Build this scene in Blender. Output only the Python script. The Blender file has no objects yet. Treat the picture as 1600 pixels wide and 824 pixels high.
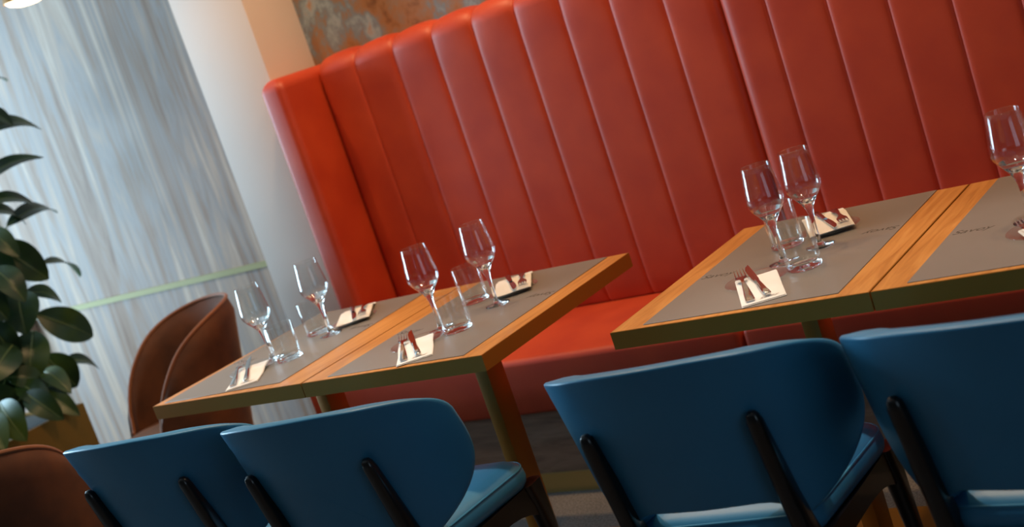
import bpy, bmesh, math, random
from mathutils import Vector, Matrix, Euler

C = bpy.context.scene
COL = C.collection
PI = math.pi

# ------------------------------------------------------------------ camera
YAW, PITCH, ROLL = 0.6394513, 0.1721432, -0.3280392
CAM = (3.145685, -2.397605, 1.468060)
cd = bpy.data.cameras.new('camera')
cam = bpy.data.objects.new('camera', cd)
COL.objects.link(cam)
cd.sensor_width = 36.0
cd.lens = 2136.35 / 1600 * 36.0
cd.clip_start = 0.05
B = Matrix(((1, 0, 0), (0, 0, -1), (0, 1, 0)))
Ry = Matrix(((math.cos(YAW), math.sin(YAW), 0), (-math.sin(YAW), math.cos(YAW), 0), (0, 0, 1)))
Rp = Matrix(((1, 0, 0), (0, math.cos(PITCH), -math.sin(PITCH)), (0, math.sin(PITCH), math.cos(PITCH))))
Rr = Matrix(((math.cos(ROLL), -math.sin(ROLL), 0), (math.sin(ROLL), math.cos(ROLL), 0), (0, 0, 1)))
R = Rr @ Rp @ B @ Ry
cx, cy, cz = R[0], -R[1], -R[2]
M = Matrix(((cx[0], cy[0], cz[0]), (cx[1], cy[1], cz[1]), (cx[2], cy[2], cz[2])))
cam.matrix_world = Matrix.Translation(CAM) @ M.to_4x4()
C.camera = cam
cd.dof.use_dof = True
cd.dof.focus_distance = 3.05
cd.dof.aperture_fstop = 3.2

# ------------------------------------------------------------------ exposure, world, lights
C.view_settings.view_transform = 'Standard'
C.view_settings.look = 'None'
C.view_settings.exposure = 0.12
C.view_settings.gamma = 1.0
C.view_settings.use_curve_mapping = False

C.cycles.max_bounces = 16
C.cycles.transmission_bounces = 16
C.cycles.glossy_bounces = 8
C.cycles.diffuse_bounces = 4
C.cycles.transparent_max_bounces = 24

W = bpy.data.worlds.new('world')
C.world = W
W.use_nodes = True
bg = W.node_tree.nodes['Background']
bg.inputs['Color'].default_value = (0.55, 0.78, 1.0, 1)
bg.inputs['Strength'].default_value = 1.0


def area_light(name, loc, rot, sx, sy, power, color, portal=False):
    l = bpy.data.lights.new(name, 'AREA')
    l.shape = 'RECTANGLE'
    l.size, l.size_y = sx, sy
    l.energy = power
    l.color = color
    l.cycles.is_portal = portal
    o = bpy.data.objects.new(name, l)
    o.location = loc
    o.rotation_euler = rot
    COL.objects.link(o)
    return o


# daylight enters through the glazed opening in the left wall
area_light('daylight_and_fill', (-3.98, 0.05, 1.50), (0, -PI / 2, 0), 2.3, 2.0, 225, (0.52, 0.80, 1.0))
area_light('daylight_and_fill', (5.98, -2.6, 1.6), (0, PI / 2, 0), 2.0, 2.4, 3, (0.72, 0.86, 1.0))  # added cool fill from the right, for highlights on the glasses' right edges


def spot(name, loc, target, power, color, angle=70, blend=0.6, rad=0.05):
    l = bpy.data.lights.new(name, 'SPOT')
    l.energy = power
    l.color = color
    l.spot_size = math.radians(angle)
    l.spot_blend = blend
    l.shadow_soft_size = rad
    o = bpy.data.objects.new(name, l)
    o.location = loc
    d = Vector(target) - Vector(loc)
    o.rotation_euler = d.to_track_quat('-Z', 'Y').to_euler()
    COL.objects.link(o)
    return o


WARM = (1.0, 0.62, 0.30)
WARM2 = (1.0, 0.95, 0.90)
H_CEIL = 3.0
SPOTS = [  # downlights in the ceiling: x, y, aim x, aim y, aim z, watts, cone degrees
    (0.45, 0.92, 0.45, 0.95, 0.5, 68, 125, WARM),
    (1.50, 0.92, 1.50, 0.95, 0.5, 68, 125, WARM),
    (2.60, 0.92, 2.60, 0.95, 0.5, 40, 125, WARM),
    (-0.50, 0.35, -0.62, 0.85, 0.3, 42, 76, WARM),
    (0.4, 0.02, 0.4, -0.06, 0.5, 68, 38, WARM2),
    (1.3, 0.02, 1.3, -0.06, 0.5, 50, 38, WARM2),
    (2.3, 0.02, 2.3, -0.06, 0.5, 68, 38, WARM2),
]
for i, (x, y, ax, ay, az, p, an, c_) in enumerate(SPOTS):
    spot('downlight_beam', (x, y, H_CEIL - 0.06), (ax, ay, az), p, c_, an)


# ------------------------------------------------------------------ materials
def new_mat(name):
    m = bpy.data.materials.new(name)
    m.use_nodes = True
    return m, m.node_tree, m.node_tree.nodes['Principled BSDF']


def plain(name, col, rough=0.5, metal=0.0, coat=0.0, sheen=0.0, spec=None):
    m, t, b = new_mat(name)
    b.inputs['Base Color'].default_value = (*col, 1)
    b.inputs['Roughness'].default_value = rough
    b.inputs['Metallic'].default_value = metal
    b.inputs['Coat Weight'].default_value = coat
    b.inputs['Sheen Weight'].default_value = sheen
    if spec is not None:
        b.inputs['Specular IOR Level'].default_value = spec
    return m


def noise_col(t, b, scale, stops, detail=4, coord='Object', mscale=(1, 1, 1), rough_noise=0.5, distort=0.0, rot=(0, 0, 0)):
    tc = t.nodes.new('ShaderNodeTexCoord')
    mp = t.nodes.new('ShaderNodeMapping')
    mp.inputs['Scale'].default_value = mscale
    mp.inputs['Rotation'].default_value = rot
    n = t.nodes.new('ShaderNodeTexNoise')
    n.inputs['Scale'].default_value = scale
    n.inputs['Detail'].default_value = detail
    n.inputs['Roughness'].default_value = rough_noise
    n.inputs['Distortion'].default_value = distort
    r = t.nodes.new('ShaderNodeValToRGB')
    e = r.color_ramp.elements
    e[0].position, e[0].color = stops[0][0], (*stops[0][1], 1)
    e[1].position, e[1].color = stops[-1][0], (*stops[-1][1], 1)
    for p, c_ in stops[1:-1]:
        k = e.new(p)
        k.color = (*c_, 1)
    t.links.new(tc.outputs[coord], mp.inputs['Vector'])
    t.links.new(mp.outputs['Vector'], n.inputs['Vector'])
    t.links.new(n.outputs['Fac'], r.inputs['Fac'])
    t.links.new(r.outputs['Color'], b.inputs['Base Color'])
    return mp, n, r


def bump(t, b, src, strength, dist=0.002):
    bp = t.nodes.new('ShaderNodeBump')
    bp.inputs['Strength'].default_value = strength
    bp.inputs['Distance'].default_value = dist
    t.links.new(src, bp.inputs['Height'])
    t.links.new(bp.outputs['Normal'], b.inputs['Normal'])
    return bp


def leather(name, c1, c2, rough, bstr=0.12, bscale=260):
    m, t, b = new_mat(name)
    mp, n, r = noise_col(t, b, 6.0, [(0.35, c1), (0.7, c2)], 5)
    b.inputs['Roughness'].default_value = rough
    n2 = t.nodes.new('ShaderNodeTexNoise')
    n2.inputs['Scale'].default_value = bscale
    n2.inputs['Detail'].default_value = 3
    t.links.new(mp.outputs['Vector'], n2.inputs['Vector'])
    bump(t, b, n2.outputs['Fac'], bstr, 0.001)
    return m


def wood(name, stops, rough, mscale, scale=3.0, detail=7, distort=1.2, rot=(0, 0, 0), bstr=0.05):
    m, t, b = new_mat(name)
    mp, n, r = noise_col(t, b, scale, stops, detail, 'Object', mscale, 0.6, distort, rot)
    b.inputs['Roughness'].default_value = rough
    bump(t, b, n.outputs['Fac'], bstr, 0.001)
    return m


M_RED = leather('red_leather', (0.46, 0.044, 0.013), (0.55, 0.064, 0.017), 0.48)
M_BLUE = leather('blue_leather', (0.036, 0.205, 0.375), (0.040, 0.225, 0.405), 0.40, 0.15, 420)
M_OAK = wood('table_oak', [(0.28, (0.40, 0.150, 0.030)), (0.5, (0.56, 0.235, 0.055)), (0.72, (0.66, 0.31, 0.085))], 0.38,
             (14, 0.9, 1), 3.2)
M_BRASS = plain('brushed_brass', (0.42, 0.175, 0.022), 0.36, 0.35)
M_BRASSEDGE = plain('brass_edge_line', (0.75, 0.45, 0.14), 0.35, 1.0)
M_MAT = leather('mat_vinyl', (0.205, 0.182, 0.160), (0.22, 0.195, 0.172), 0.42, 0.05, 600)
M_PRINT = plain('print_ink', (0.055, 0.045, 0.035), 0.6)
M_PRINT2 = plain('napkin_print', (0.52, 0.47, 0.42), 0.7)
M_BLACK = plain('black_lacquered_wood', (0.007, 0.005, 0.005), 0.30, 0.0, 0.3)
M_NAPKIN = leather('napkin_cloth', (0.80, 0.76, 0.70), (0.84, 0.80, 0.75), 0.85, 0.15, 900)
M_STEEL = plain('polished_steel', (0.72, 0.70, 0.68), 0.14, 1.0)
M_PLASTER = plain('white_plaster', (0.72, 0.62, 0.56), 0.75)
M_CEIL = plain('ceiling_paint', (0.60, 0.58, 0.55), 0.9)
M_DARKWALL = plain('dark_wall_paint', (0.10, 0.085, 0.08), 0.8)
M_SKIRT = plain('brass_laminate', (0.50, 0.36, 0.13), 0.42, 0.75)
M_PIPING = plain('blue_piping', (0.05, 0.26, 0.44), 0.4)
M_TRIMGOLD = plain('gold_trim', (0.32, 0.28, 0.10), 0.6, 0.0)
M_PLANTER = plain('bronze_planter', (0.26, 0.13, 0.022), 0.45, 0.7)
M_SOIL = leather('soil', (0.012, 0.008, 0.006), (0.03, 0.02, 0.014), 0.95, 1.0, 60)
M_STEM = leather('plant_stem', (0.10, 0.045, 0.02), (0.16, 0.07, 0.03), 0.7)
M_PANEL = wood('grey_brown_panelling', [(0.28, (0.17, 0.085, 0.050)), (0.42, (0.29, 0.180, 0.125)), (0.50, (0.29, 0.235, 0.215)), (0.58, (0.40, 0.275, 0.205)), (0.72, (0.52, 0.40, 0.32))], 0.5,
               (3.4, 3.4, 0.22), 2.0, 9, 2.4)
M_PANEL.node_tree.nodes['Principled BSDF'].inputs['Specular IOR Level'].default_value = 0.2
M_PLINTHW = wood('plinth_wood', [(0.28, (0.12, 0.070, 0.045)), (0.5, (0.20, 0.125, 0.085)), (0.75, (0.28, 0.19, 0.14))], 0.5,
                 (0.9, 8, 8), 3.0)


def velvet():
    m, t, b = new_mat('brown_velvet')
    mp, n, r = noise_col(t, b, 7.0, [(0.35, (0.058, 0.016, 0.004)), (0.7, (0.135, 0.040, 0.010))], 5)
    b.inputs['Roughness'].default_value = 0.75
    b.inputs['Sheen Weight'].default_value = 0.25
    b.inputs['Sheen Roughness'].default_value = 0.35
    b.inputs['Sheen Tint'].default_value = (1.0, 0.50, 0.24, 1)
    return m


M_VELVET = velvet()
M_VPIPE = plain('velvet_piping', (0.26, 0.085, 0.025), 0.6, 0, 0, 0.2)


def patina():
    m, t, b = new_mat('patina_wallcovering')
    mp, n, r = noise_col(t, b, 7.5, [(0.30, (0.13, 0.050, 0.015)), (0.42, (0.36, 0.17, 0.065)), (0.48, (0.30, 0.20, 0.13)),
                                     (0.53, (0.20, 0.26, 0.30)), (0.60, (0.34, 0.43, 0.47)), (0.68, (0.42, 0.24, 0.12)), (0.78, (0.12, 0.07, 0.04))],
                         7, 'Object', (1.0, 1.0, 0.75), 0.62, 0.15)
    b.inputs['Roughness'].default_value = 0.6
    bump(t, b, n.outputs['Fac'], 0.3, 0.004)
    return m


M_PATINA = patina()


def carpet():
    m, t, b = new_mat('taupe_carpet')
    mp, n, r = noise_col(t, b, 160.0, [(0.30, (0.10, 0.085, 0.075)), (0.5, (0.19, 0.165, 0.15)), (0.72, (0.30, 0.27, 0.25))], 4)
    n2 = t.nodes.new('ShaderNodeTexNoise')
    n2.inputs['Scale'].default_value = 5.0
    n2.inputs['Detail'].default_value = 6
    t.links.new(mp.outputs['Vector'], n2.inputs['Vector'])
    mx = t.nodes.new('ShaderNodeMix')
    mx.data_type = 'RGBA'
    mx.blend_type = 'MULTIPLY'
    mx.inputs[0].default_value = 0.6
    t.links.new(r.outputs['Color'], mx.inputs[6])
    t.links.new(n2.outputs['Fac'], mx.inputs[7])
    t.links.new(mx.outputs[2], b.inputs['Base Color'])
    b.inputs['Roughness'].default_value = 0.95
    bump(t, b, n.outputs['Fac'], 0.6, 0.004)
    return m


M_CARPET = carpet()


def leafmat():
    m, t, b = new_mat('rubber_plant_leaf')
    mp, n, r = noise_col(t, b, 5.0, [(0.30, (0.008, 0.018, 0.010)), (0.50, (0.018, 0.045, 0.012)), (0.72, (0.050, 0.085, 0.012))], 3)
    b.inputs['Roughness'].default_value = 0.34
    b.inputs['Specular IOR Level'].default_value = 0.35
    return m


M_LEAF = leafmat()
M_RIB = plain('leaf_midrib', (0.13, 0.17, 0.05), 0.45)


def glassmat():
    m, t, b = new_mat('clear_glass')
    b.inputs['Base Color'].default_value = (0.99, 1.0, 1.0, 1)
    b.inputs['Roughness'].default_value = 0.0
    b.inputs['Transmission Weight'].default_value = 1.0
    b.inputs['IOR'].default_value = 1.47
    return m


M_GLASS = glassmat()


def thinglass():
    """thin blown glass wall: clear, with a Fresnel reflection"""
    m = bpy.data.materials.new('thin_glass')
    m.use_nodes = True
    t = m.node_tree
    t.nodes.clear()
    out = t.nodes.new('ShaderNodeOutputMaterial')
    mix = t.nodes.new('ShaderNodeMixShader')
    fr = t.nodes.new('ShaderNodeFresnel')
    geo = t.nodes.new('ShaderNodeNewGeometry')
    mr = t.nodes.new('ShaderNodeMapRange')
    mr.inputs['To Min'].default_value = 1.5
    mr.inputs['To Max'].default_value = 1 / 1.5
    t.links.new(geo.outputs['Backfacing'], mr.inputs['Value'])
    t.links.new(mr.outputs['Result'], fr.inputs['IOR'])
    tr = t.nodes.new('ShaderNodeBsdfTransparent')
    tr.inputs['Color'].default_value = (0.975, 0.985, 0.985, 1)
    gl = t.nodes.new('ShaderNodeBsdfGlossy')
    gl.inputs['Color'].default_value = (1, 1, 1, 1)
    gl.inputs['Roughness'].default_value = 0.02
    t.links.new(fr.outputs[0], mix.inputs[0])
    t.links.new(tr.outputs[0], mix.inputs[1])
    t.links.new(gl.outputs[0], mix.inputs[2])
    t.links.new(mix.outputs[0], out.inputs[0])
    return m


M_THIN = thinglass()


def thin_above(o, z):
    """the walls above height z use the thin glass"""
    o.data.materials.append(M_THIN)
    for p in o.data.polygons:
        if p.center.z > z:
            p.material_index = 1
    return o


def emis(name, col, s):
    m, t, b = new_mat(name)
    b.inputs['Base Color'].default_value = (0.8, 0.8, 0.8, 1)
    b.inputs['Emission Color'].default_value = (*col, 1)
    b.inputs['Emission Strength'].default_value = s
    return m


M_LAMP = emis('lamp_diffuser', (1.0, 0.72, 0.40), 3.0)


# ------------------------------------------------------------------ geometry helpers
def smooth(me, on=True, angle=None):
    for p in me.polygons:
        p.use_smooth = on
    if angle is not None:
        try:
            me.set_sharp_from_angle(angle=math.radians(angle))
        except Exception:
            pass


def link(name, me, mat, parent=None, sm=True, angle=35):
    me.materials.append(mat)
    smooth(me, sm, angle)
    o = bpy.data.objects.new(name, me)
    COL.objects.link(o)
    if parent is not None:
        o.parent = parent
    return o


def mesh(name, vs, fs, mat, parent=None, sm=True, angle=35):
    me = bpy.data.meshes.new(name)
    me.from_pydata([tuple(v) for v in vs], [], fs)
    bm = bmesh.new()
    bm.from_mesh(me)
    bmesh.ops.recalc_face_normals(bm, faces=bm.faces)
    bm.to_mesh(me)
    bm.free()
    return link(name, me, mat, parent, sm, angle)


def boxes(name, bs, mat, parent=None, bevel=0.0, seg=2):
    bm = bmesh.new()
    for (x0, x1, y0, y1, z0, z1) in bs:
        r = bmesh.ops.create_cube(bm, size=1.0)
        for v in r['verts']:
            v.co = Vector(((x0 + x1) / 2 + v.co.x * (x1 - x0), (y0 + y1) / 2 + v.co.y * (y1 - y0), (z0 + z1) / 2 + v.co.z * (z1 - z0)))
    if bevel:
        bmesh.ops.bevel(bm, geom=list(bm.edges), offset=bevel, segments=seg, profile=0.5, affect='EDGES')
    me = bpy.data.meshes.new(name)
    bm.to_mesh(me)
    bm.free()
    return link(name, me, mat, parent, bool(bevel), 40)


def loft(name, rings, mat, parent=None, cap=True, sm=True, angle=40):
    n = len(rings[0])
    vs = [v for r in rings for v in r]
    fs = []
    for i in range(len(rings) - 1):
        for j in range(n):
            a, b_ = i * n + j, i * n + (j + 1) % n
            fs.append((a, b_, b_ + n, a + n))
    if cap:
        fs.append(tuple(range(n))[::-1])
        fs.append(tuple((len(rings) - 1) * n + j for j in range(n)))
    return mesh(name, vs, fs, mat, parent, sm, angle)


def lathe(name, prof, mat, parent=None, seg=48, at=(0, 0, 0), angle=50):
    """closed solid of revolution: profile points (r, z), r = 0 ends the surface on the axis"""
    vs, fs, idx = [], [], []
    for (r, z) in prof:
        if r < 1e-6:
            idx.append([len(vs)])
            vs.append((at[0], at[1], at[2] + z))
        else:
            k = len(vs)
            idx.append(list(range(k, k + seg)))
            for s in range(seg):
                a = 2 * PI * s / seg
                vs.append((at[0] + r * math.cos(a), at[1] + r * math.sin(a), at[2] + z))
    for i in range(len(idx) - 1):
        A, D = idx[i], idx[i + 1]
        for s in range(seg):
            s2 = (s + 1) % seg
            if len(A) == 1 and len(D) == 1:
                continue
            if len(A) == 1:
                fs.append((A[0], D[s], D[s2]))
            elif len(D) == 1:
                fs.append((A[s], D[0], A[s2]))
            else:
                fs.append((A[s], D[s], D[s2], A[s2]))
    return mesh(name, vs, fs, mat, parent, True, angle)


def tube(name, pts, rad, mat, parent=None, n=10, closed=False):
    pts = [Vector(p) for p in pts]
    if not hasattr(rad, '__len__'):
        rad = [rad] * len(pts)
    rings = []
    up = Vector((0, 0, 1))
    prev = None
    for i, p in enumerate(pts):
        if closed:
            d = pts[(i + 1) % len(pts)] - pts[i - 1]
        else:
            d = pts[min(i + 1, len(pts) - 1)] - pts[max(i - 1, 0)]
        d.normalize()
        if prev is None:
            a = d.orthogonal().normalized()
        else:
            a = (prev - d * prev.dot(d)).normalized()
        prev = a
        b_ = d.cross(a)
        rings.append([p + (a * math.cos(2 * PI * k / n) + b_ * math.sin(2 * PI * k / n)) * rad[i] for k in range(n)])
    if closed:
        vs = [v for r in rings for v in r]
        fs = []
        m_ = len(rings)
        for i in range(m_):
            for j in range(n):
                fs.append((i * n + j, i * n + (j + 1) % n, ((i + 1) % m_) * n + (j + 1) % n, ((i + 1) % m_) * n + j))
        return mesh(name, vs, fs, mat, parent)
    return loft(name, rings, mat, parent)


def tag(o, label, cat, group=None, kind=None):
    o['label'] = label
    if cat:
        o['category'] = cat
    if group:
        o['group'] = group
    if kind:
        o['kind'] = kind
    return o


def empty(name, loc=(0, 0, 0), rz=0.0, label=None, cat=None, group=None):
    o = bpy.data.objects.new(name, None)
    o.empty_display_size = 0.1
    COL.objects.link(o)
    o.location = loc
    o.rotation_euler = (0, 0, rz)
    if label:
        tag(o, label, cat, group)
    return o


def children(o):
    return [c for c in bpy.data.objects if c.parent == o]


def copy_tree(o, parent=None):
    c = o.copy()
    COL.objects.link(c)
    c.parent = parent
    for ch in children(o):
        copy_tree(ch, c)
    return c


def struct(o, label=None):
    o['kind'] = 'structure'
    if label:
        o['label'] = label
    return o


def text_part(name, body, size, mat, parent, loc, rz, shear=0.3, rx=0.0):
    """printed lettering as a thin mesh"""
    cu = bpy.data.curves.new(name, 'FONT')
    cu.body = body
    cu.size = size
    cu.shear = shear
    cu.align_x = 'CENTER'
    cu.align_y = 'CENTER'
    cu.extrude = 0.00012
    tmp = bpy.data.objects.new('tmp', cu)
    COL.objects.link(tmp)
    dg = bpy.context.evaluated_depsgraph_get()
    dg.update()
    me = bpy.data.meshes.new_from_object(tmp.evaluated_get(dg))
    bpy.data.objects.remove(tmp)
    bpy.data.curves.remove(cu)
    me.materials.clear()
    me.name = name
    o = link(name, me, mat, parent, False, None)
    o.location = loc
    o.rotation_euler = (rx, 0, rz)
    return o


# ------------------------------------------------------------------ room shell
X0, X1, Y0, YW = -4.1, 6.0, -5.2, 1.5
struct(boxes('floor', [(X0 - .2, X1 + .2, Y0 - .2, YW + .2, -0.1, 0.0)], M_CARPET), 'taupe carpeted restaurant floor')
struct(boxes('ceiling', [(X0 - .2, X1 + .2, Y0 - .2, YW + .2, H_CEIL, H_CEIL + 0.1)], M_CEIL), 'pale ceiling')
struct(boxes('wall_back_panelled', [(-2.56, -0.5, YW, YW + .2, 0, H_CEIL)], M_PANEL), 'wall of grey-brown wood panelling with vertical grain')
struct(boxes('wall_back_patina', [(-0.5, X1 + .2, YW, YW + .2, 0, H_CEIL)], M_PATINA), 'rust and grey-blue patinated wall above the red banquette')
struct(boxes('wall_back_corner', [(X0, -2.56, YW - .04, YW + .2, 0, H_CEIL)], plain('brown_plaster', (0.30, 0.21, 0.17), 0.8)), 'brownish wall behind the plant')
# left wall with its window opening
struct(boxes('wall_left', [(X0 - .2, X0, Y0, -1.0, 0, H_CEIL), (X0 - .2, X0, 1.1, YW, 0, H_CEIL),
                           (X0 - .2, X0, -1.0, 1.1, 0, 0.35), (X0 - .2, X0, -1.0, 1.1, 2.75, H_CEIL)], M_PLASTER))
struct(boxes('wall_right', [(X1, X1 + .2, Y0, -3.8, 0, H_CEIL), (X1, X1 + .2, -1.4, YW, 0, H_CEIL),
                            (X1, X1 + .2, -3.8, -1.4, 0, 0.6), (X1, X1 + .2, -3.8, -1.4, 2.6, H_CEIL)], M_DARKWALL))
struct(boxes('added_window_right', [(X1 + .05, X1 + .15, -3.8, -1.4, 0.6, 0.68), (X1 + .05, X1 + .15, -3.8, -1.4, 2.52, 2.6)]  # unseen window frame, added to go with the right-hand fill light
             + [(X1 + .05, X1 + .15, y_, y_ + .07, 0.6, 2.6) for y_ in (-3.8, -2.63, -1.47)], plain('window_frame', (0.05, 0.05, 0.055), 0.5)))
struct(boxes('wall_front', [(X0, X1, Y0 - .2, Y0, 0, H_CEIL)], M_DARKWALL))
win = [(X0 - .15, X0 - .05, -1.0, 1.1, 0.35, 0.43), (X0 - .15, X0 - .05, -1.0, 1.1, 2.67, 2.75)]
for k in range(3):
    yy = -1.0 + k * (2.1 - 0.07) / 2
    win.append((X0 - .15, X0 - .05, yy, yy + .07, 0.35, 2.75))
struct(boxes('window_1', win, plain('window_frame', (0.05, 0.05, 0.055), 0.5)))
struct(boxes('wall_column', [(-0.672, -0.322, 1.245, YW, 0, H_CEIL)], M_PLASTER, bevel=0.003), 'white plastered column between panelling and banquette')
struct(boxes('trim_1', [(-2.56, -0.672, YW - 0.008, YW, 0.818, 0.842)], M_TRIMGOLD), 'thin gold horizontal trim on the panelling')

# ------------------------------------------------------------------ pendant lamp, top left
t = empty('pendant_lamp', (-1.09, 0.98, 2.075), 0, 'glowing warm pendant lamp hanging before the panelling at top left', 'lamp')
lathe('lamp_shade', [(0.022, 0.085), (0.05, 0.075), (0.078, 0.045), (0.088, 0.012), (0.086, 0.010), (0.075, 0.042), (0.048, 0.070), (0.022, 0.080), (0.022, 0.085)], M_BRASS, t, 40)
lathe('diffuser', [(0, -0.014), (0.04, -0.010), (0.07, 0.0), (0.083, 0.014), (0.07, 0.03), (0, 0.045)], M_LAMP, t, 40)
tube('cord', [(0, 0, 0.08), (0, 0, 0.88)], 0.004, M_BLACK, t)
lathe('ceiling_rose', [(0, 0.90), (0.05, 0.90), (0.05, 0.885), (0.02, 0.87), (0, 0.87)], M_BRASS, t, 24)

def smoothstep(a, b_, x):
    s = max(0, min(1, (x - a) / (b_ - a)))
    return s * s * (3 - 2 * s)


# ------------------------------------------------------------------ banquettes
YB = 1.345      # face of the backrest


def back_section(bulge, top=0.0):
    """closed (y, z) loop of the backrest, front face pushed out by bulge"""
    zt = 1.522
    P = []
    # bottom front up
    P += [(1.400, 0.440, 0), (YB + 0.030, 0.445, .3), (YB + 0.012, 0.470, .6), (YB + 0.003, 0.52, .9), (YB, 0.60, 1), (YB, 0.80, 1), (YB, 1.10, 1), (YB, 1.38, 1)]
    rr = 0.055
    for k in range(0, 9):
        a = PI / 2 * k / 8
        P.append((YB + rr - rr * math.cos(a), zt - rr + rr * math.sin(a), 1))
    P += [(YB + 0.10, zt + 0.003, 1), (YB + 0.125, zt - 0.004, .8), (YB + 0.145, zt - 0.03, 0.2), (YB + 0.147, 1.2, 0), (YB + 0.147, 0.44, 0)]
    out = []
    n = len(P)
    for i, (y, z, w) in enumerate(P):
        a, c_ = P[i - 1], P[(i + 1) % n]
        ny, nz = -(c_[1] - a[1]), (c_[0] - a[0])
        l = math.hypot(ny, nz) or 1
        s = bulge * w + top * (1 if w == 1 else 0) * smoothstep(1.36, 1.47, z)
        out.append((y + ny / l * s, z + nz / l * s))
    return out


def channel_back(name, seams, parent, left_round=0.0, right_round=0.0, off=0.0):
    """vertical stitched channels between the seam positions"""
    rings = []
    nseg = 20
    last = len(seams) - 2
    for k in range(len(seams) - 1):
        a, b_ = seams[k], seams[k + 1]
        for j in range(nseg + (1 if k == last else 0)):
            # denser samples near the seams
            s = j / nseg
            s = 0.5 - 0.5 * math.cos(PI * s)
            s = 0.5 - 0.5 * math.cos(PI * s)
            x = a + (b_ - a) * s
            tt = abs(2 * s - 1)
            g = -0.0035 + 0.0055 * (1 - tt ** 16)
            if k == 0 and left_round and s < 0.5:
                q = min(1.0, (x - a) / left_round)
                g = g * q - left_round * 0.75 * (1 - math.sqrt(max(0, 1 - (1 - q) ** 2)))
            if k == last and right_round and s > 0.5:
                q = min(1.0, (b_ - x) / right_round)
                g = g * q - right_round * 0.75 * (1 - math.sqrt(max(0, 1 - (1 - q) ** 2)))
            rings.append([(x, y, z) for (y, z) in back_section(g + off, 0.013 * (1 - tt ** 2.4) - 0.004)])
    return loft(name, rings, M_RED, parent, True, True, 50)


def cushion(name, x0, x1, y0, y1, z0, z1, r, mat, parent, crown=0.008):
    """seat block with rounded edges and a slight crown"""
    rings = []
    nx = 16
    xs = [x0] + [x0 + r * (1 - math.cos(PI / 2 * k / 5)) for k in range(1, 6)]
    xs += [x0 + r + (x1 - x0 - 2 * r) * k / nx for k in range(1, nx)]
    xs += [x1 - r * (1 - math.cos(PI / 2 * k / 5)) for k in range(5, 0, -1)] + [x1]
    for x in xs:
        d = min(x - x0, x1 - x)
        ins = 0 if d >= r else r - math.sqrt(max(0, r * r - (r - d) ** 2))
        ins = min(ins, r * 0.9)
        a0, a1, b0, b1 = y0 + ins, y1, z0, z1 - ins
        c_ = crown * min(1, d / 0.1)
        P = []
        for k in range(6):
            a = PI / 2 * k / 5
            P.append((a0 + r - r * math.cos(a), b1 - r + r * math.sin(a)))
        for k in range(1, 6):
            s = k / 6
            P.append((a0 + r + (a1 - a0 - r) * s, b1 + c_ * math.sin(PI * s)))
        P += [(a1, b1), (a1, b0), (a0 + 0.01, b0), (a0, b0 + 0.01), (a0, (b0 + b1) / 2)]
        rings.append([(x, y, z) for (y, z) in P])
    return loft(name, rings, mat, parent, True, True, 50)


WX0, WX1 = -0.312, -0.199
bq = empty('banquette', (0, 0, 0), 0, 'tall red leather banquette section with a projecting end wing, next to the white column', 'bench')
channel_back('backrest', [-0.196, -0.014, 0.165, 0.342, 0.516, 0.691, 0.862, 1.035, 1.212, 1.386], bq, 0.03, 0.035)
cushion('seat_cushion', WX0, 1.386, 0.862, 1.372, 0.275, 0.458, 0.022, M_RED, bq)


def wing():
    rings = []
    y0, y1, x0, x1, r = 1.150, 1.494, WX0, WX1, 0.030
    zt = 1.515
    zs = [0.45, 0.8, 1.2, zt - 0.045] + [zt - 0.045 + 0.045 * math.sin(PI / 2 * k / 6) for k in range(1, 7)]
    for z in zs:
        e = 0 if z <= zt - 0.045 else 0.045 - 0.045 * math.cos(math.asin(min(1, (z - zt + 0.045) / 0.045)))
        e = min(e, 0.040)
        ring = []
        for (cx_, cy_, a0) in ((x0 + r, y0 + r, PI), (x1 - r, y0 + r, 1.5 * PI), (x1 - .006, y1 - .006, 0), (x0 + .006, y1 - .006, .5 * PI)):
            rr = r if cy_ < 1.3 else .006
            for k in range(6):
                a = a0 + PI / 2 * k / 5
                px, py = cx_ + rr * math.cos(a), cy_ + rr * math.sin(a)
                px = px + ((x0 + x1) / 2 - px) * (e / 0.057)
                py = py + e * (1 if py < 1.3 else 0)
                ring.append((px, py, z))
        rings.append(ring)
    return loft('end_wing', rings, M_RED, bq, True, True, 50)


wing()
boxes('plinth', [(WX0 + .02, 1.386, 0.885, 1.48, 0.065, 0.275)], M_PLINTHW, bq)['label'] = 'grey-brown wood plinth'
boxes('kick_board', [(WX0 + .02, 1.386, 0.876, 1.48, 0.0, 0.065)], M_SKIRT, bq)['label'] = 'brass coloured kick board'

bq2 = empty('banquette', (0, 0, 0), 0, 'red leather banquette section on the right, running out of the frame', 'bench')
channel_back('backrest', [1.390, 1.53, 1.706, 1.873, 2.040, 2.212, 2.385, 2.56, 2.73, 2.905, 3.08, 3.25], bq2, 0.035, 0.02, 0.012)
cushion('seat_cushion', 1.390, 3.25, 0.862, 1.372, 0.275, 0.458, 0.022, M_RED, bq2)
boxes('plinth', [(1.390, 3.25, 0.885, 1.48, 0.065, 0.275)], M_PLINTHW, bq2)['label'] = 'grey-brown wood plinth'
boxes('kick_board', [(1.390, 3.25, 0.876, 1.48, 0.0, 0.065)], M_SKIRT, bq2)['label'] = 'brass coloured kick board'

# ------------------------------------------------------------------ tables
TW, TD, TT = 0.595, 0.7534, 0.040
ZT = 0.75


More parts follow.
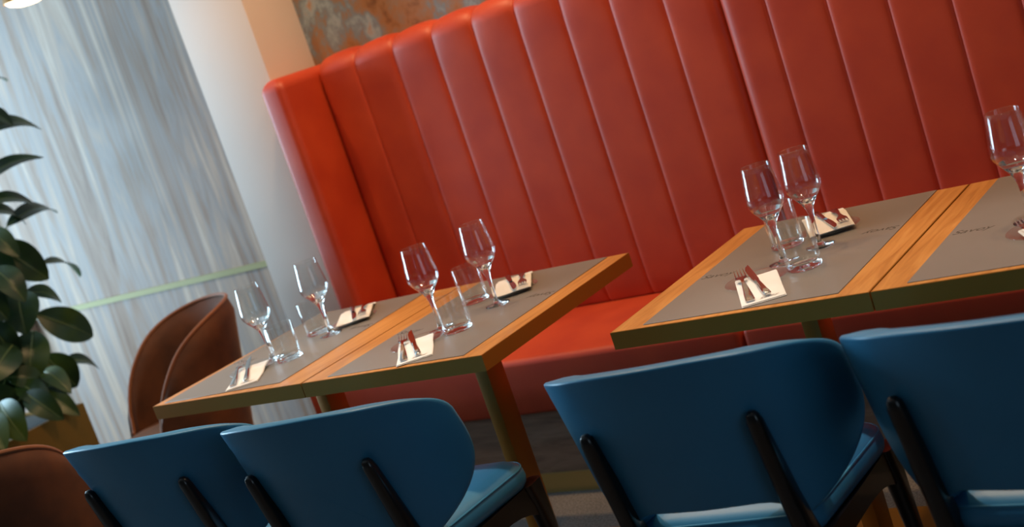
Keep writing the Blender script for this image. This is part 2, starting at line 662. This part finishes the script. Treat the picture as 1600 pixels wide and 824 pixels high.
def make_table():
    t = empty('dining_table')
    e = 0.0022
    boxes('tabletop', [(e, TW - e, e, TD - e, ZT - TT + .004, ZT)], M_OAK, t)
    # brass edge band around the top: four thin strips joined
    boxes('edge_band', [(0, TW, 0, e, ZT - TT, ZT - 0.0006), (0, TW, TD - e, TD, ZT - TT, ZT - 0.0006),
                        (0, e, e, TD - e, ZT - TT, ZT - 0.0006), (TW - e, TW, e, TD - e, ZT - TT, ZT - 0.0006)], M_BRASS, t)['label'] = 'brass coloured edge of the tabletop'
    boxes('underframe', [(0.12, TW - 0.12, 0.14, TD - 0.14, ZT - TT - 0.012, ZT - TT + 0.004)], M_BLACK, t, 0.002)
    xc, yc = TW / 2, TD / 2
    boxes('pedestal', [(xc - 0.020, xc + 0.020, yc - 0.038, yc + 0.038, 0.012, ZT - TT - 0.012)], M_BRASS, t, 0.0015)
    boxes('base_plate', [(xc - 0.21, xc + 0.21, yc - 0.21, yc + 0.21, 0.0, 0.012)], M_BRASS, t, 0.003)
    return t


X2, Y2, GAP = 1.5415, 0.0153, 0.0034
TABLES = [(0.0, 0.0), (TW + GAP, 0.0), (X2, Y2), (X2 + TW + GAP, Y2)]
TLAB = ['oak topped brass edged table farthest left, beside the velvet armchair',
        'oak topped brass edged table in the left pair, nearer the open gap before the seat',
        'oak topped brass edged table in the right pair, its left corner over the open gap',
        'oak topped brass edged table at the right edge of the frame, cut off']
proto = make_table()
tables = []
for i, (x, y) in enumerate(TABLES):
    o = proto if i == 0 else copy_tree(proto)
    o.location = (x, y, 0)
    tag(o, TLAB[i], 'table', 'oak tables along the banquette')
    tables.append(o)

MLAB = ['grey vinyl runner mat on the table farthest left', 'grey vinyl runner mat on the second table from the left',
        'grey vinyl runner mat on the table right of the gap, under two wine glasses', 'grey vinyl runner mat on the table cut off by the right edge']
MX = [(0.040, 2.8), (0.080, 0.0), (0.076, 0.5), (0.068, 0.0)]
mproto = None
MATZ = ZT + 0.0018
for i, (x, y) in enumerate(TABLES):
    a, b_ = MX[i]
    wmat = 0.449
    if mproto is None:
        mproto = empty('table_mat')
        boxes('mat', [(0, wmat, 0, 0.728, 0.0, 0.0018)], M_MAT, mproto, 0.0005, 1)
        text_part('printed_logo', 'Savoy', 0.036, M_PRINT, mproto, (0.048, 0.300, 0.0018), 0.0)['label'] = 'dark printed script logo'
        text_part('printed_logo', 'Savoy', 0.036, M_PRINT, mproto, (wmat - 0.048, 0.440, 0.0018), PI)['label'] = 'dark printed script logo'
        o = mproto
    else:
        o = copy_tree(mproto)
    o.location = (x + a, y + (0.012 if i == 0 else 0.018), ZT)
    o.rotation_euler = (0, 0, math.radians(b_))
    tag(o, MLAB[i], 'placemat', 'grey mats on the tables')


# ------------------------------------------------------------------ glassware
def make_wine():
    prof = [(0, 0.0), (0.033, 0.0), (0.0336, 0.0008), (0.033, 0.0018), (0.020, 0.0034), (0.010, 0.0060), (0.0062, 0.012), (0.0048, 0.025), (0.0043, 0.045),
            (0.0048, 0.062), (0.0064, 0.078), (0.0095, 0.091), (0.0150, 0.1025), (0.0240, 0.1150), (0.0335, 0.1270), (0.0395, 0.1355), (0.0425, 0.1430),
            (0.0430, 0.1500), (0.0420, 0.163), (0.0395, 0.185), (0.0365, 0.208), (0.0337, 0.2300), (0.0332, 0.2306), (0.0328, 0.2300),
            (0.0356, 0.208), (0.0386, 0.185), (0.0411, 0.163), (0.0420, 0.1500), (0.0414, 0.1435), (0.0384, 0.1365), (0.0320, 0.1285),
            (0.0215, 0.1190), (0.0120, 0.1110), (0.0050, 0.1065), (0, 0.1055)]
    return thin_above(lathe('wine_glass', prof, M_GLASS, None, 64, angle=180), 0.122)


def make_tumbler():
    prof = [(0, 0.0015), (0.030, 0.0008), (0.0365, 0.0), (0.0385, 0.0015), (0.0392, 0.005), (0.0394, 0.05), (0.0400, 0.1035), (0.0394, 0.1045), (0.0387, 0.1035),
            (0.0378, 0.05), (0.0370, 0.018), (0.0350, 0.0135), (0.025, 0.0115), (0, 0.0108)]
    return thin_above(lathe('tumbler', prof, M_GLASS, None, 64, angle=180), 0.016)


def make_plate():
    prof = [(0, 0.0008), (0.040, 0.0), (0.043, 0.0012), (0.056, 0.0045), (0.070, 0.0095), (0.0718, 0.0108), (0.0708, 0.0122), (0.068, 0.0118), (0.055, 0.0072),
            (0.042, 0.0042), (0.036, 0.0036), (0, 0.0036)]
    prof = [(r, z * 0.65) for r, z in prof]
    return lathe('side_plate', prof, M_THIN, None, 56, angle=180)


wine0, tumb0, plate0 = make_wine(), make_tumbler(), make_plate()
used = set()


def place(src, loc, label, cat, group, rz=0.0):
    if src.name in used:
        o = copy_tree(src)
    else:
        o = src
        used.add(src.name)
    o.location = loc
    o.rotation_euler = (0, 0, rz)
    tag(o, label, cat, group)
    return o


TN = ['the farthest left table', 'the second table from the left', 'the table right of the gap', 'the right edge table']
WINES = [(0, .247, .261, 'n'), (0, .317, .446, 'f'), (1, .864, .283, 'n'), (1, .947, .439, 'f'), (2, 1.828, .342, 'n'), (2, 1.883, .433, 'f'), (3, 2.375, .328, 'n')]
for ti, x, y, s in WINES:
    lab = 'empty stemmed wine glass nearer the chairs on ' if s == 'n' else 'empty stemmed wine glass nearer the banquette on '
    place(wine0, (x, y, MATZ), lab + TN[ti], 'wine glass', 'wine glasses on the tables')
TUMBS = [(0, .324, .252, 'n'), (0, .231, .490, 'f'), (1, .946, .250, 'n'), (1, .817, .518, 'f'), (2, 1.906, .272, 'n'), (2, 1.779, .491, 'f')]
for ti, x, y, s in TUMBS:
    lab = 'low clear water tumbler nearer the chairs on ' if s == 'n' else 'low clear water tumbler nearer the banquette on '
    place(tumb0, (x, y, MATZ), lab + TN[ti], 'glass', 'tumblers on the tables')


# ------------------------------------------------------------------ napkins and cutlery
def make_napkin(width, length, rest_from, seed, droop=0.0):
    """folded cloth: lies on the mat at v = -length/2 and rests on the plate rim at the other end"""
    rnd = random.Random(seed)
    ph = rnd.uniform(0, 6)
    nu, nv = 12, 26

    def zb(u, v):
        z = 0.0004 + 0.0086 * smoothstep(rest_from - 0.045, rest_from + 0.01, v)
        z -= droop * smoothstep(length / 2 - 0.030, length / 2, v)
        z += 0.0006 * (1 + math.sin(u * 60 + v * 31 + ph)) * smoothstep(-length / 2, 0, v)
        return z
    root = None
    for layer, (dz, th, wi, li) in enumerate(((0.0, 0.0018, 0.0, 0.0), (0.0019, 0.0017, 0.0012, 0.003))):
        vs, fs = [], []
        for side in (0, 1):
            for j in range(nv + 1):
                for i in range(nu + 1):
                    s, t_ = i / nu * 2 - 1, j / nv * 2 - 1
                    u = s * (width / 2 - wi)
                    v = t_ * (length / 2 - li / 2) + (li / 2 if layer else 0)
                    edge = max(abs(s), abs(t_)) ** 14
                    mid = th / 2
                    z = zb(u, v) + dz + (mid + (th / 2) * (1 - 0.75 * edge) * (1 if side else -1))
                    vs.append((u, v, z))
        n = (nu + 1) * (nv + 1)
        for side in (0, 1):
            for j in range(nv):
                for i in range(nu):
                    a = side * n + j * (nu + 1) + i
                    q = (a, a + 1, a + nu + 2, a + nu + 1)
                    fs.append(q if side else q[::-1])
        rim = [i for i in range(nu + 1)] + [j * (nu + 1) + nu for j in range(1, nv + 1)] + [nv * (nu + 1) + i for i in range(nu - 1, -1, -1)] + [j * (nu + 1) for j in range(nv - 1, 0, -1)]
        for k in range(len(rim)):
            a, b_ = rim[k], rim[(k + 1) % len(rim)]
            fs.append((a, b_, b_ + n, a + n))
        if layer == 0:
            root = mesh('napkin', vs, fs, M_NAPKIN, None, True, 60)
        else:
            mesh('upper_fold', vs, fs, M_NAPKIN, root, True, 60)
    text_part('printed_logo', 'Savoy', 0.017, M_PRINT2, root, (0.012, -length / 2 + 0.022, 0.0047), 0.0)['label'] = 'faint grey printed logo'
    return root


def make_fork():
    """origin at handle end, runs along +y; total 0.205"""
    L = 0.205
    root = empty('fork')
    rings = []
    for (y, w, th, z) in ((0.0, 0.0085, 0.0016, 0.0012), (0.004, 0.0100, 0.0022, 0.0014), (0.03, 0.0092, 0.0022, 0.003), (0.07, 0.0064, 0.0024, 0.0075), (0.10, 0.0042, 0.0028, 0.0105),
                          (0.120, 0.0036, 0.0028, 0.0105), (0.132, 0.0060, 0.0024, 0.0095), (0.142, 0.0115, 0.0020, 0.0078), (0.150, 0.0128, 0.0018, 0.0066), (0.158, 0.0128, 0.0017, 0.0058)):
        rings.append([(-w, y, z), (-w * .7, y, z + th), (w * .7, y, z + th), (w, y, z), (w * .7, y, z - th * .3), (-w * .7, y, z - th * .3)])
    loft('handle', rings, M_STEEL, root)
    for k in range(4):
        x = -0.0108 + k * 0.0072
        pts = [(x, 0.156, 0.0065), (x, 0.168, 0.0058), (x * .98, 0.182, 0.0062), (x * .96, 0.194, 0.0082), (x * .94, 0.204, 0.0110)]
        tube('tine', pts, [0.0017, 0.0016, 0.0014, 0.0012, 0.0006], M_STEEL, root, 8)
    return root


def make_knife():
    root = empty('knife')
    rings = []
    for (y, w, th) in ((0.0, 0.0055, 0.0018), (0.003, 0.0078, 0.003), (0.03, 0.0076, 0.0036), (0.07, 0.0062, 0.0036), (0.098, 0.0050, 0.0032), (0.104, 0.0060, 0.0030)):
        z = 0.004
        rings.append([(-w, y, z), (-w * .6, y, z + th), (w * .6, y, z + th), (w, y, z), (w * .6, y, z - th), (-w * .6, y, z - th)])
    loft('handle', rings, M_STEEL, root)
    rings = []
    for (y, a, b_) in ((0.103, -0.0050, 0.0050), (0.112, -0.0072, 0.0058), (0.15, -0.0086, 0.0064), (0.19, -0.0078, 0.0064), (0.212, -0.0030, 0.0062), (0.222, 0.0040, 0.0058)):
        z = 0.004
        rings.append([(a, y, z), (b_ * .5, y, z + .0009), (b_, y, z + .0008), (b_, y, z - .0008), (b_ * .5, y, z - .0009)])
    loft('blade', rings, M_STEEL, root)
    return root


def V2(a):
    return Vector((math.cos(a), math.sin(a)))


nap_n = make_napkin(0.094, 0.195, 0.030, 1)
nap_f = make_napkin(0.106, 0.255, -0.060, 2, 0.0012)
fork0, knife0 = make_fork(), make_knife()
# table, near edge-left corner x, y, angle of the long axis (from +y, counter-clockwise)
SETS = [
    (0, 'n', (0.284, 0.024), 33.0, 0.086, 0.05), (1, 'n', (0.926, 0.004), 35.0, 0.088, 0.03),
    (2, 'n', (1.857, 0.034), 27.4, 0.092, 0.0), (3, 'n', (2.467, 0.045), 27.4, 0.092, 0.0),
    (0, 'f', (0.255, 0.745), 35.0, 0.098, 0.0), (1, 'f', (0.872, 0.742), 32.0, 0.098, 0.0), (2, 'f', (1.823, 0.762), 26.0, 0.094, 0.0),
]
for ti, s, (fx, fy), ang, pd, kk in SETS:
    near = s == 'n'
    nap = nap_n if near else nap_f
    Wd, Ln = (0.094, 0.195) if near else (0.106, 0.255)
    a = math.radians(ang) + (0 if near else PI)
    u, v = Vector((math.cos(a), math.sin(a))), Vector((-math.sin(a), math.cos(a)))
    corner = Vector((fx, fy))        # left corner of the end lying on the mat (seen from the diner)
    c = corner + u * Wd / 2 + v * Ln / 2
    side = 'nearer the chairs on ' if near else 'nearer the banquette on '
    place(nap, (c.x, c.y, MATZ), 'cream folded napkin ' + side + TN[ti], 'napkin', 'napkins on the side plates', a)
    p = c + v * (pd if near else 0.068)
    place(plate0, (p.x, p.y, MATZ), 'clear glass side plate ' + side + TN[ti], 'plate', 'glass side plates')
    zz = MATZ + (0.0068 if near else 0.0150)
    f = c - u * 0.026 - v * (0.082 if near else 0.070)
    k = c + u * (0.012 if near else 0.016) - v * (0.078 if near else 0.080)
    pitch = math.radians(4.6 if near else 0.4)
    o = place(fork0, (f.x, f.y, zz), 'steel fork on the napkin ' + side + TN[ti], 'fork', 'forks on the napkins', a + math.radians(2))
    o.rotation_euler = (pitch * .8, 0, a + math.radians(2))
    o = place(knife0, (k.x, k.y, zz), 'steel knife on the napkin ' + side + TN[ti], 'knife', 'knives on the napkins', a + math.radians(7))
    o.rotation_euler = (pitch, 0, a + math.radians(7))


# ------------------------------------------------------------------ blue chairs
def shell_outline():
    """closed outline (u, z) of the backrest, seen from behind"""
    zt, dz, w, zw, pt, pb, wb = 0.816, 0.018, 0.295, 0.681, 3.9, 2.9, 0.179
    right = []
    for k in range(41):
        a = k / 40
        u = w * (1 - (1 - a) ** 1.5)
        right.append((u, zw + (zt - dz * (u / w) ** 2 - zw) * max(0, 1 - (u / w) ** pt) ** (1 / pt)))
    for k in range(1, 25):
        t_ = k / 24
        right.append((w - (w - wb) * t_ ** pb, zw + (0.452 - zw) * t_))
    right += [(0.1735, 0.450), (0.166, 0.4565), (0.158, 0.465), (0.148, 0.476), (0.138, 0.485), (0.123, 0.492), (0.104, 0.4955), (0.08, 0.497), (0.04, 0.498), (0.0, 0.498)]
    full = right + [(-x, z) for (x, z) in right[-2:0:-1]]
    return [Vector(p) for p in full]


def shell_y(u, z):
    """middle surface of the backrest: wraps forward at the sides, leans back upward"""
    return -0.262 - (z - 0.45) * 0.296 + 1.10 * u * u + 4.3 * max(0, abs(u) - 0.15) ** 2


def make_chair():
    t = empty('dining_chair')
    O = shell_outline()
    cz_ = 0.64
    n = len(O)
    vs, fs = [], []
    levels = [0.0, 0.25, 0.5, 0.7, 0.82, 0.90, 0.94, 0.96, 0.975, 0.99, 1.0]
    # sides: front (towards seat) then back
    ring_idx = []
    for side in (1, -1):
        for r in levels[::1] if side == 1 else levels[::-1][1:]:
            if r == 0:
                y = shell_y(0, cz_)
                ring_idx.append([len(vs)])
                vs.append((0, y + (0.030 if side > 0 else -0.016), cz_))
                continue
            idx = []
            for p in O:
                u, z = p.x * r, cz_ + (p.y - cz_) * r
                # padded front, taut back meeting it in a firm edge
                if side > 0:
                    e = max(0.0, (r - 0.94) / 0.06)
                    th = -0.010 + (0.040 + 0.022 * math.exp(-((abs(u) - 0.22) / 0.06) ** 2)) * math.sqrt(max(0, 1 - e * e))
                else:
                    e = max(0.0, (r - 0.975) / 0.025)
                    th = 0.010 + 0.006 * math.sqrt(max(0, 1 - e * e))
                dy = 2.20 * u + 8.6 * max(0, abs(u) - 0.15) * (1 if u > 0 else -1)
                l = math.hypot(dy, 1)
                y = shell_y(u, z)
                idx.append(len(vs))
                vs.append((u - side * th * dy / l, y + side * th / l, z))
            ring_idx.append(idx)
    for i in range(len(ring_idx) - 1):
        A, D = ring_idx[i], ring_idx[i + 1]
        for j in range(n):
            j2 = (j + 1) % n
            if len(A) == 1:
                fs.append((A[0], D[j], D[j2]))
            elif len(D) == 1:
                fs.append((A[j], D[0], A[j2]))
            else:
                fs.append((A[j], D[j], D[j2], A[j2]))
    back = mesh('backrest', vs, fs, M_BLUE, t, True, 180)
    # seat cushion: rounded trapezoid
    def seat_ring(inset, z, grow=0.0):
        hw_f, hw_r, yf, yr = 0.226 - inset, 0.192 - inset, 0.170 - inset, -0.245 + inset
        r = 0.065 - inset * .5
        ring = []
        for (x, y, a0) in ((hw_f - r, yf - r, 0), (-hw_f + r, yf - r, .5 * PI), (-hw_r + r, yr + r, PI), (hw_r - r, yr + r, 1.5 * PI)):
            for k in range(9):
                a = a0 + PI / 2 * k / 8
                ring.append((x + r * math.cos(a), y + r * math.sin(a), z))
        return ring
    prof = [(0.030, 0.398), (0.008, 0.402), (0.0, 0.412), (-0.002, 0.425), (0.0, 0.440), (0.006, 0.452), (0.020, 0.461), (0.05, 0.467), (0.10, 0.471)]
    rings = [seat_ring(i_, z) for i_, z in prof]
    loft('seat', rings, M_BLUE, t, True, True, 180)
    ring = seat_ring(0.0025, 0.449)
    tube('piping', ring, 0.0022, M_PIPING, t, 6, True)
    # frame under seat
    def frame_rail(pts, w0, w1):
        pass
    sides = []
    for s in (-1, 1):
        # side rail with arched underside
        rings = []
        for k in range(13):
            q = k / 12
            y = 0.175 - q * 0.43
            x = (0.212 - q * 0.030) * s
            top = 0.400
            bot = 0.352 - 0.060 * (abs(2 * q - 1) ** 3) if q < .5 else 0.352 - 0.035 * (abs(2 * q - 1) ** 3)
            hw = 0.012
            rings.append([(x - hw, y, bot), (x + hw, y, bot), (x + hw, y, top), (x - hw, y, top)])
        sides.append(loft('side_rail', rings, M_BLACK, t, True, False))
    boxes('front_rail', [(-0.205, 0.205, 0.150, 0.172, 0.345, 0.400)], M_BLACK, t, 0.003)
    boxes('rear_rail', [(-0.175, 0.175, -0.262, -0.242, 0.335, 0.400)], M_BLACK, t, 0.003)

    def leg(secs):
        rings = []
        for (x, y, z, hx, hy) in secs:
            r = min(hx, hy) * 0.75
            ring = []
            for (sx, sy, a0) in ((1, 1, 0), (-1, 1, .5 * PI), (-1, -1, PI), (1, -1, 1.5 * PI)):
                for k in range(4):
                    a = a0 + PI / 2 * k / 3
                    ring.append((x + sx * (hx - r) + r * math.cos(a), y + sy * (hy - r) + r * math.sin(a), z))
            rings.append(ring)
        return loft('leg', rings, M_BLACK, t, True, True, 60)
    for s in (-1, 1):
        leg([(0.222 * s, 0.178, 0.0, 0.012, 0.012), (0.218 * s, 0.172, 0.20, 0.016, 0.018), (0.212 * s, 0.160, 0.34, 0.019, 0.028), (0.212 * s, 0.150, 0.400, 0.019, 0.036)])
        # rear leg continues up the outside of the backrest
        def yb(z):
            return shell_y(0.167, z) - 0.030
        leg([(0.190 * s, -0.350, 0.0, 0.012, 0.013), (0.180 * s, -0.310, 0.20, 0.016, 0.020), (0.172 * s, -0.272, 0.33, 0.018, 0.032), (0.168 * s, yb(.41) + .004, 0.41, 0.018, 0.030),
             (0.167 * s, yb(.50), 0.50, 0.017, 0.023), (0.167 * s, yb(.60), 0.60, 0.016, 0.018), (0.167 * s, yb(.672), 0.672, 0.0145, 0.014), (0.167 * s, yb(.686) + .001, 0.686, 0.0115, 0.011),
             (0.167 * s, yb(.693) + .003, 0.693, 0.006, 0.006)])
    return t


CH = [(0.362, -0.10, 4.0, 'blue leather dining chair at the lower left, beside the brown velvet chair back'),
      (0.957, -0.11, 4.9, 'blue leather dining chair second from the left, before the left pair of tables'),
      (1.846, -0.080, 4.9, 'blue leather dining chair in the lower middle right, before the table right of the gap'),
      (2.480, -0.078, -2.7, 'blue leather dining chair cut off by the right edge of the frame')]
cproto = make_chair()
for i, (x, y, rz, lab) in enumerate(CH):
    o = cproto if i == 0 else copy_tree(cproto)
    o.location = (x, y, 0)
    o.rotation_euler = (0, 0, math.radians(rz))
    tag(o, lab, 'chair', 'blue chairs at the tables')


# ------------------------------------------------------------------ brown velvet tub chairs
def make_tub():
    """open towards +y; rounded shell that rises to the back"""
    t = empty('velvet_armchair')
    A0 = math.radians(128)
    nA, nZ = 48, 12
    T = 0.022

    def rimz(a):      # a measured from the back (-y); falls towards the arms
        s = abs(a) / A0
        return 0.45 + 0.365 * max(0.0, 1 - s ** 2.5) ** 0.72

    def pos(a, q, side):
        zt = rimz(a)
        z = 0.30 + (zt - 0.30) * q
        fl = 0.208 + 0.10 * (z - 0.30) / 0.5 * max(0, math.cos(a)) ** 1.2
        rr = fl + side * T * (1 - (max(0, q - 0.94) / 0.06) ** 2 * 0.75)
        return (rr * 1.02 * math.sin(a), -rr * 1.02 * math.cos(a) + 0.02, z)
    rings = []
    for i in range(nA + 1):
        a = -A0 + 2 * A0 * i / nA
        ring = [pos(a, q / nZ, 1) for q in range(nZ + 1)] + [pos(a, 1.012, 0)] + [pos(a, q / nZ, -1) for q in range(nZ, -1, -1)]
        rings.append(ring)
    loft('shell', rings, M_VELVET, t, True, True, 60)
    pts = [pos(-A0 + 2 * A0 * i / nA, 1.02, 0) for i in range(nA + 1)]
    e0 = [pos(-A0 - 0.03, q / 6, 0) for q in range(1, 7)]
    e1 = [pos(A0 + 0.03, q / 6, 0) for q in range(6, 0, -1)]
    tube('piping', e0 + pts + e1, 0.007, M_VPIPE, t, 8)
    rings = []
    for (r, z) in ((0.165, 0.33), (0.184, 0.335), (0.190, 0.36), (0.190, 0.42), (0.180, 0.440), (0.15, 0.450), (0.08, 0.456)):
        rings.append([(r * math.cos(2 * PI * k / 40), r * 1.12 * math.sin(2 * PI * k / 40) + 0.05, z) for k in range(40)])
    loft('seat_cushion', rings, M_VELVET, t, True, True, 60)
    rings = []
    for (r, z) in ((0.16, 0.285), (0.215, 0.295), (0.225, 0.32), (0.20, 0.335)):
        rings.append([(r * math.cos(2 * PI * k / 40), r * 1.04 * math.sin(2 * PI * k / 40) + 0.025, z) for k in range(40)])
    loft('seat_pan', rings, M_VELVET, t, True, True, 60)
    for sx in (-1, 1):
        for sy in (-1, 1):
            tube('leg', [(0.13 * sx, 0.02 + 0.13 * sy, 0.29), (0.20 * sx, 0.02 + 0.20 * sy, 0.0)], [0.016, 0.009], M_BLACK, t, 12)
    return t


tub = make_tub()
tub.location = (-0.88, 0.79, 0)
tub.rotation_euler = (0, 0, math.radians(158))
tag(tub, 'brown velvet tub armchair behind the farthest left table, before the panelling', 'armchair', 'brown velvet armchairs')
tub2 = copy_tree(tub)
tub2.location = (-0.39, -0.27, 0)
tub2.rotation_euler = (0, 0, math.radians(16))
tag(tub2, 'brown velvet armchair seen from behind at the bottom left corner', 'armchair', 'brown velvet armchairs')

# ------------------------------------------------------------------ planter and rubber plant
pl = empty('planter_box', (0, 0, 0), 0, 'bronze coloured rectangular planter box under the rubber plant', 'planter')
bx0, bx1, by0, by1, bz1 = -1.97, -1.55, -0.60, 0.875, 0.55
boxes('box', [(bx0, bx0 + .02, by0, by1, 0, bz1), (bx1 - .02, bx1, by0, by1, 0, bz1), (bx0 + .02, bx1 - .02, by0, by0 + .02, 0, bz1),
              (bx0 + .02, bx1 - .02, by1 - .02, by1, 0, bz1), (bx0 + .02, bx1 - .02, by0 + .02, by1 - .02, 0, 0.04)], M_PLANTER, pl)
boxes('soil', [(bx0 + .02, bx1 - .02, by0 + .02, by1 - .02, 0.04, bz1 - 0.012)], M_SOIL, pl)

LEAVES = [
    ((-1.750, 1.086, 1.886), (-1.822, 1.315, 1.883), 0.042),
    ((-1.750, 1.082, 1.778), (-1.691, 1.166, 1.688), 0.053),
    ((-1.750, 1.012, 1.694), (-1.796, 1.370, 1.646), 0.041),
    ((-1.750, 0.952, 1.497), (-1.679, 1.233, 1.533), 0.041),
    ((-1.750, 0.935, 1.426), (-1.745, 1.174, 1.340), 0.058),
    ((-1.750, 0.894, 1.405), (-1.787, 1.115, 1.293), 0.087),
    ((-1.750, 0.998, 1.309), (-1.867, 1.339, 1.290), 0.059),
    ((-1.750, 0.914, 1.253), (-1.633, 1.001, 1.055), 0.163),
    ((-1.750, 1.089, 1.112), (-1.818, 1.293, 1.000), 0.071),
    ((-1.750, 0.957, 1.028), (-1.753, 1.111, 0.938), 0.076),
    ((-1.750, 0.926, 1.045), (-1.671, 0.831, 0.885), 0.175),
    ((-1.750, 0.968, 0.928), (-1.706, 1.155, 0.751), 0.153),
    ((-1.750, 0.922, 0.872), (-1.703, 0.776, 0.677), 0.170),
    ((-1.750, 0.929, 0.760), (-1.705, 0.987, 0.586), 0.153),
    ((-1.750, 1.002, 0.702), (-1.742, 1.151, 0.616), 0.059),
    ((-1.750, 0.709, 0.839), (-1.770, 0.801, 0.612), 0.178),
    ((-1.750, 0.821, 0.638), (-1.743, 0.967, 0.483), 0.076),
    ((-1.750, 0.757, 0.707), (-1.626, 0.806, 0.526), 0.098),
    ((-1.750, 0.585, 0.672), (-1.765, 0.635, 0.511), 0.114),
    ((-1.750, 0.760, 1.149), (-1.652, 0.768, 0.967), 0.144),
    ((-1.750, 0.649, 0.973), (-1.736, 0.720, 0.777), 0.143),
    ((-1.750, 0.762, 1.285), (-1.787, 0.914, 1.156), 0.115),
    ((-1.750, 0.748, 0.989), (-1.718, 0.794, 0.800), 0.144),
    ((-1.750, 0.604, 0.746), (-1.682, 0.698, 0.586), 0.143),
    ((-1.768, 0.906, 1.100), (-1.882, 0.805, 0.987), 0.146),
    ((-1.689, 0.770, 0.862), (-1.644, 0.574, 0.773), 0.158),
    ((-1.709, 0.703, 0.754), (-1.654, 0.828, 0.666), 0.114),
    ((-1.710, 0.835, 1.171), (-1.576, 0.824, 1.016), 0.127),
    ((-1.755, 0.774, 0.701), (-1.715, 0.630, 0.592), 0.128),
    ((-1.748, 0.900, 1.321), (-1.611, 0.898, 1.187), 0.099),
    ((-1.660, 0.779, 0.654), (-1.500, 0.803, 0.525), 0.075),
    ((-1.620, 0.696, 0.677), (-1.480, 0.713, 0.544), 0.113),
    ((-1.620, 0.578, 0.688), (-1.470, 0.523, 0.541), 0.140),
    ((-1.700, 0.738, 0.710), (-1.520, 0.708, 0.592), 0.115),
    ((-1.620, 0.507, 0.665), (-1.470, 0.431, 0.548), 0.122),
    ((-1.700, 0.857, 0.715), (-1.520, 0.819, 0.620), 0.064),
]
plant = empty('rubber_plant', (-1.75, 0.62, bz1 - .012), 0, 'dark glossy rubber plant with large oval leaves at the left edge', 'plant')
PO = Vector((-1.75, 0.62, bz1 - .012))


STEM = [(0.53, 0.61), (0.74, 0.675), (1.0, 0.79), (1.46, 0.98), (1.90, 1.15), (2.1, 1.2)]


def stem_pt(z):
    for (z0, y0), (z1, y1) in zip(STEM, STEM[1:]):
        if z <= z1:
            q = (z - z0) / (z1 - z0)
            return Vector((-1.755 + 0.01 * math.sin(z * 6), y0 + (y1 - y0) * q, z))
    return Vector((-1.755, STEM[-1][1], z))


tube('stem', [stem_pt(0.536 + 1.42 * k / 24) - PO for k in range(25)], [0.013 - 0.008 * k / 24 for k in range(25)], M_STEM, plant, 10)


def make_leaf(base, tip, width, k):
    rnd = random.Random(k)
    b0, t0 = Vector(base), Vector(tip)
    if t0.x < -1.53:
        t0.z = max(t0.z, 0.59)
    b0.z = max(b0.z, 0.60)
    flat = width < 0.08
    width = max(width, 0.095)
    s0 = stem_pt(min(1.95, max(0.53, b0.z - 0.05)))
    d = (t0 - b0)
    L = d.length
    # extend a short leaf back so it keeps the plant's long oval outline
    ax = d.normalized()
    # surface normal: mostly up, tilted towards the room
    upv = Vector((0.55 + rnd.uniform(-.25, .25), -0.45 + rnd.uniform(-.25, .25), 0.75))
    if width > 0.13:
        upv = Vector((0.75, -0.65 + rnd.uniform(-.2, .2), 0.25))
    side = ax.cross(upv).normalized()
    nrm = side.cross(ax).normalized()
    nl, nw = 14, 8
    vs, fs = [], []
    th = 0.0012
    for layer in (1, -1):
        for i in range(nl + 1):
            q = i / nl
            w = width / 2 * (math.sin(PI * min(1, q * 0.985 + 0.015)) ** 0.62) * (1 - 0.18 * q)
            if q > 0.97:
                w = width * 0.02
            c = b0 + ax * (L * q) + nrm * (0.035 * L / 0.25 * math.sin(PI * q) - 0.01 * q)
            for j in range(nw + 1):
                s = j / nw * 2 - 1
                fold = abs(s) * w * 0.22
                vs.append(c + side * (s * w) + nrm * (fold + layer * th) - PO)
    n = (nl + 1) * (nw + 1)
    for layer in (0, 1):
        for i in range(nl):
            for j in range(nw):
                a = layer * n + i * (nw + 1) + j
                q_ = (a, a + 1, a + nw + 2, a + nw + 1)
                fs.append(q_ if layer == 0 else q_[::-1])
    rim = [j for j in range(nw + 1)] + [i * (nw + 1) + nw for i in range(1, nl + 1)] + [nl * (nw + 1) + j for j in range(nw - 1, -1, -1)] + [i * (nw + 1) for i in range(nl - 1, 0, -1)]
    for k2 in range(len(rim)):
        a, b_ = rim[k2], rim[(k2 + 1) % len(rim)]
        fs.append((a, b_, b_ + n, a + n))
    lf = mesh('leaf', vs, fs, M_LEAF, plant, True, 60)
    pts = [s0 - PO, (s0 + b0) / 2 + Vector((0, 0, -0.01)) - PO]
    for i in range(0, 11):
        q = i / 10 * 0.96
        pts.append(b0 + ax * (L * q) + nrm * (0.035 * L / 0.25 * math.sin(PI * q) - 0.01 * q + 0.0012) - PO)
    tube('midrib', pts, [0.0035, 0.0035] + [0.003 - 0.0022 * i / 10 for i in range(11)], M_RIB, lf, 6)


for k, (b0, t0, w0) in enumerate(LEAVES):
    make_leaf(b0, t0, w0, k)
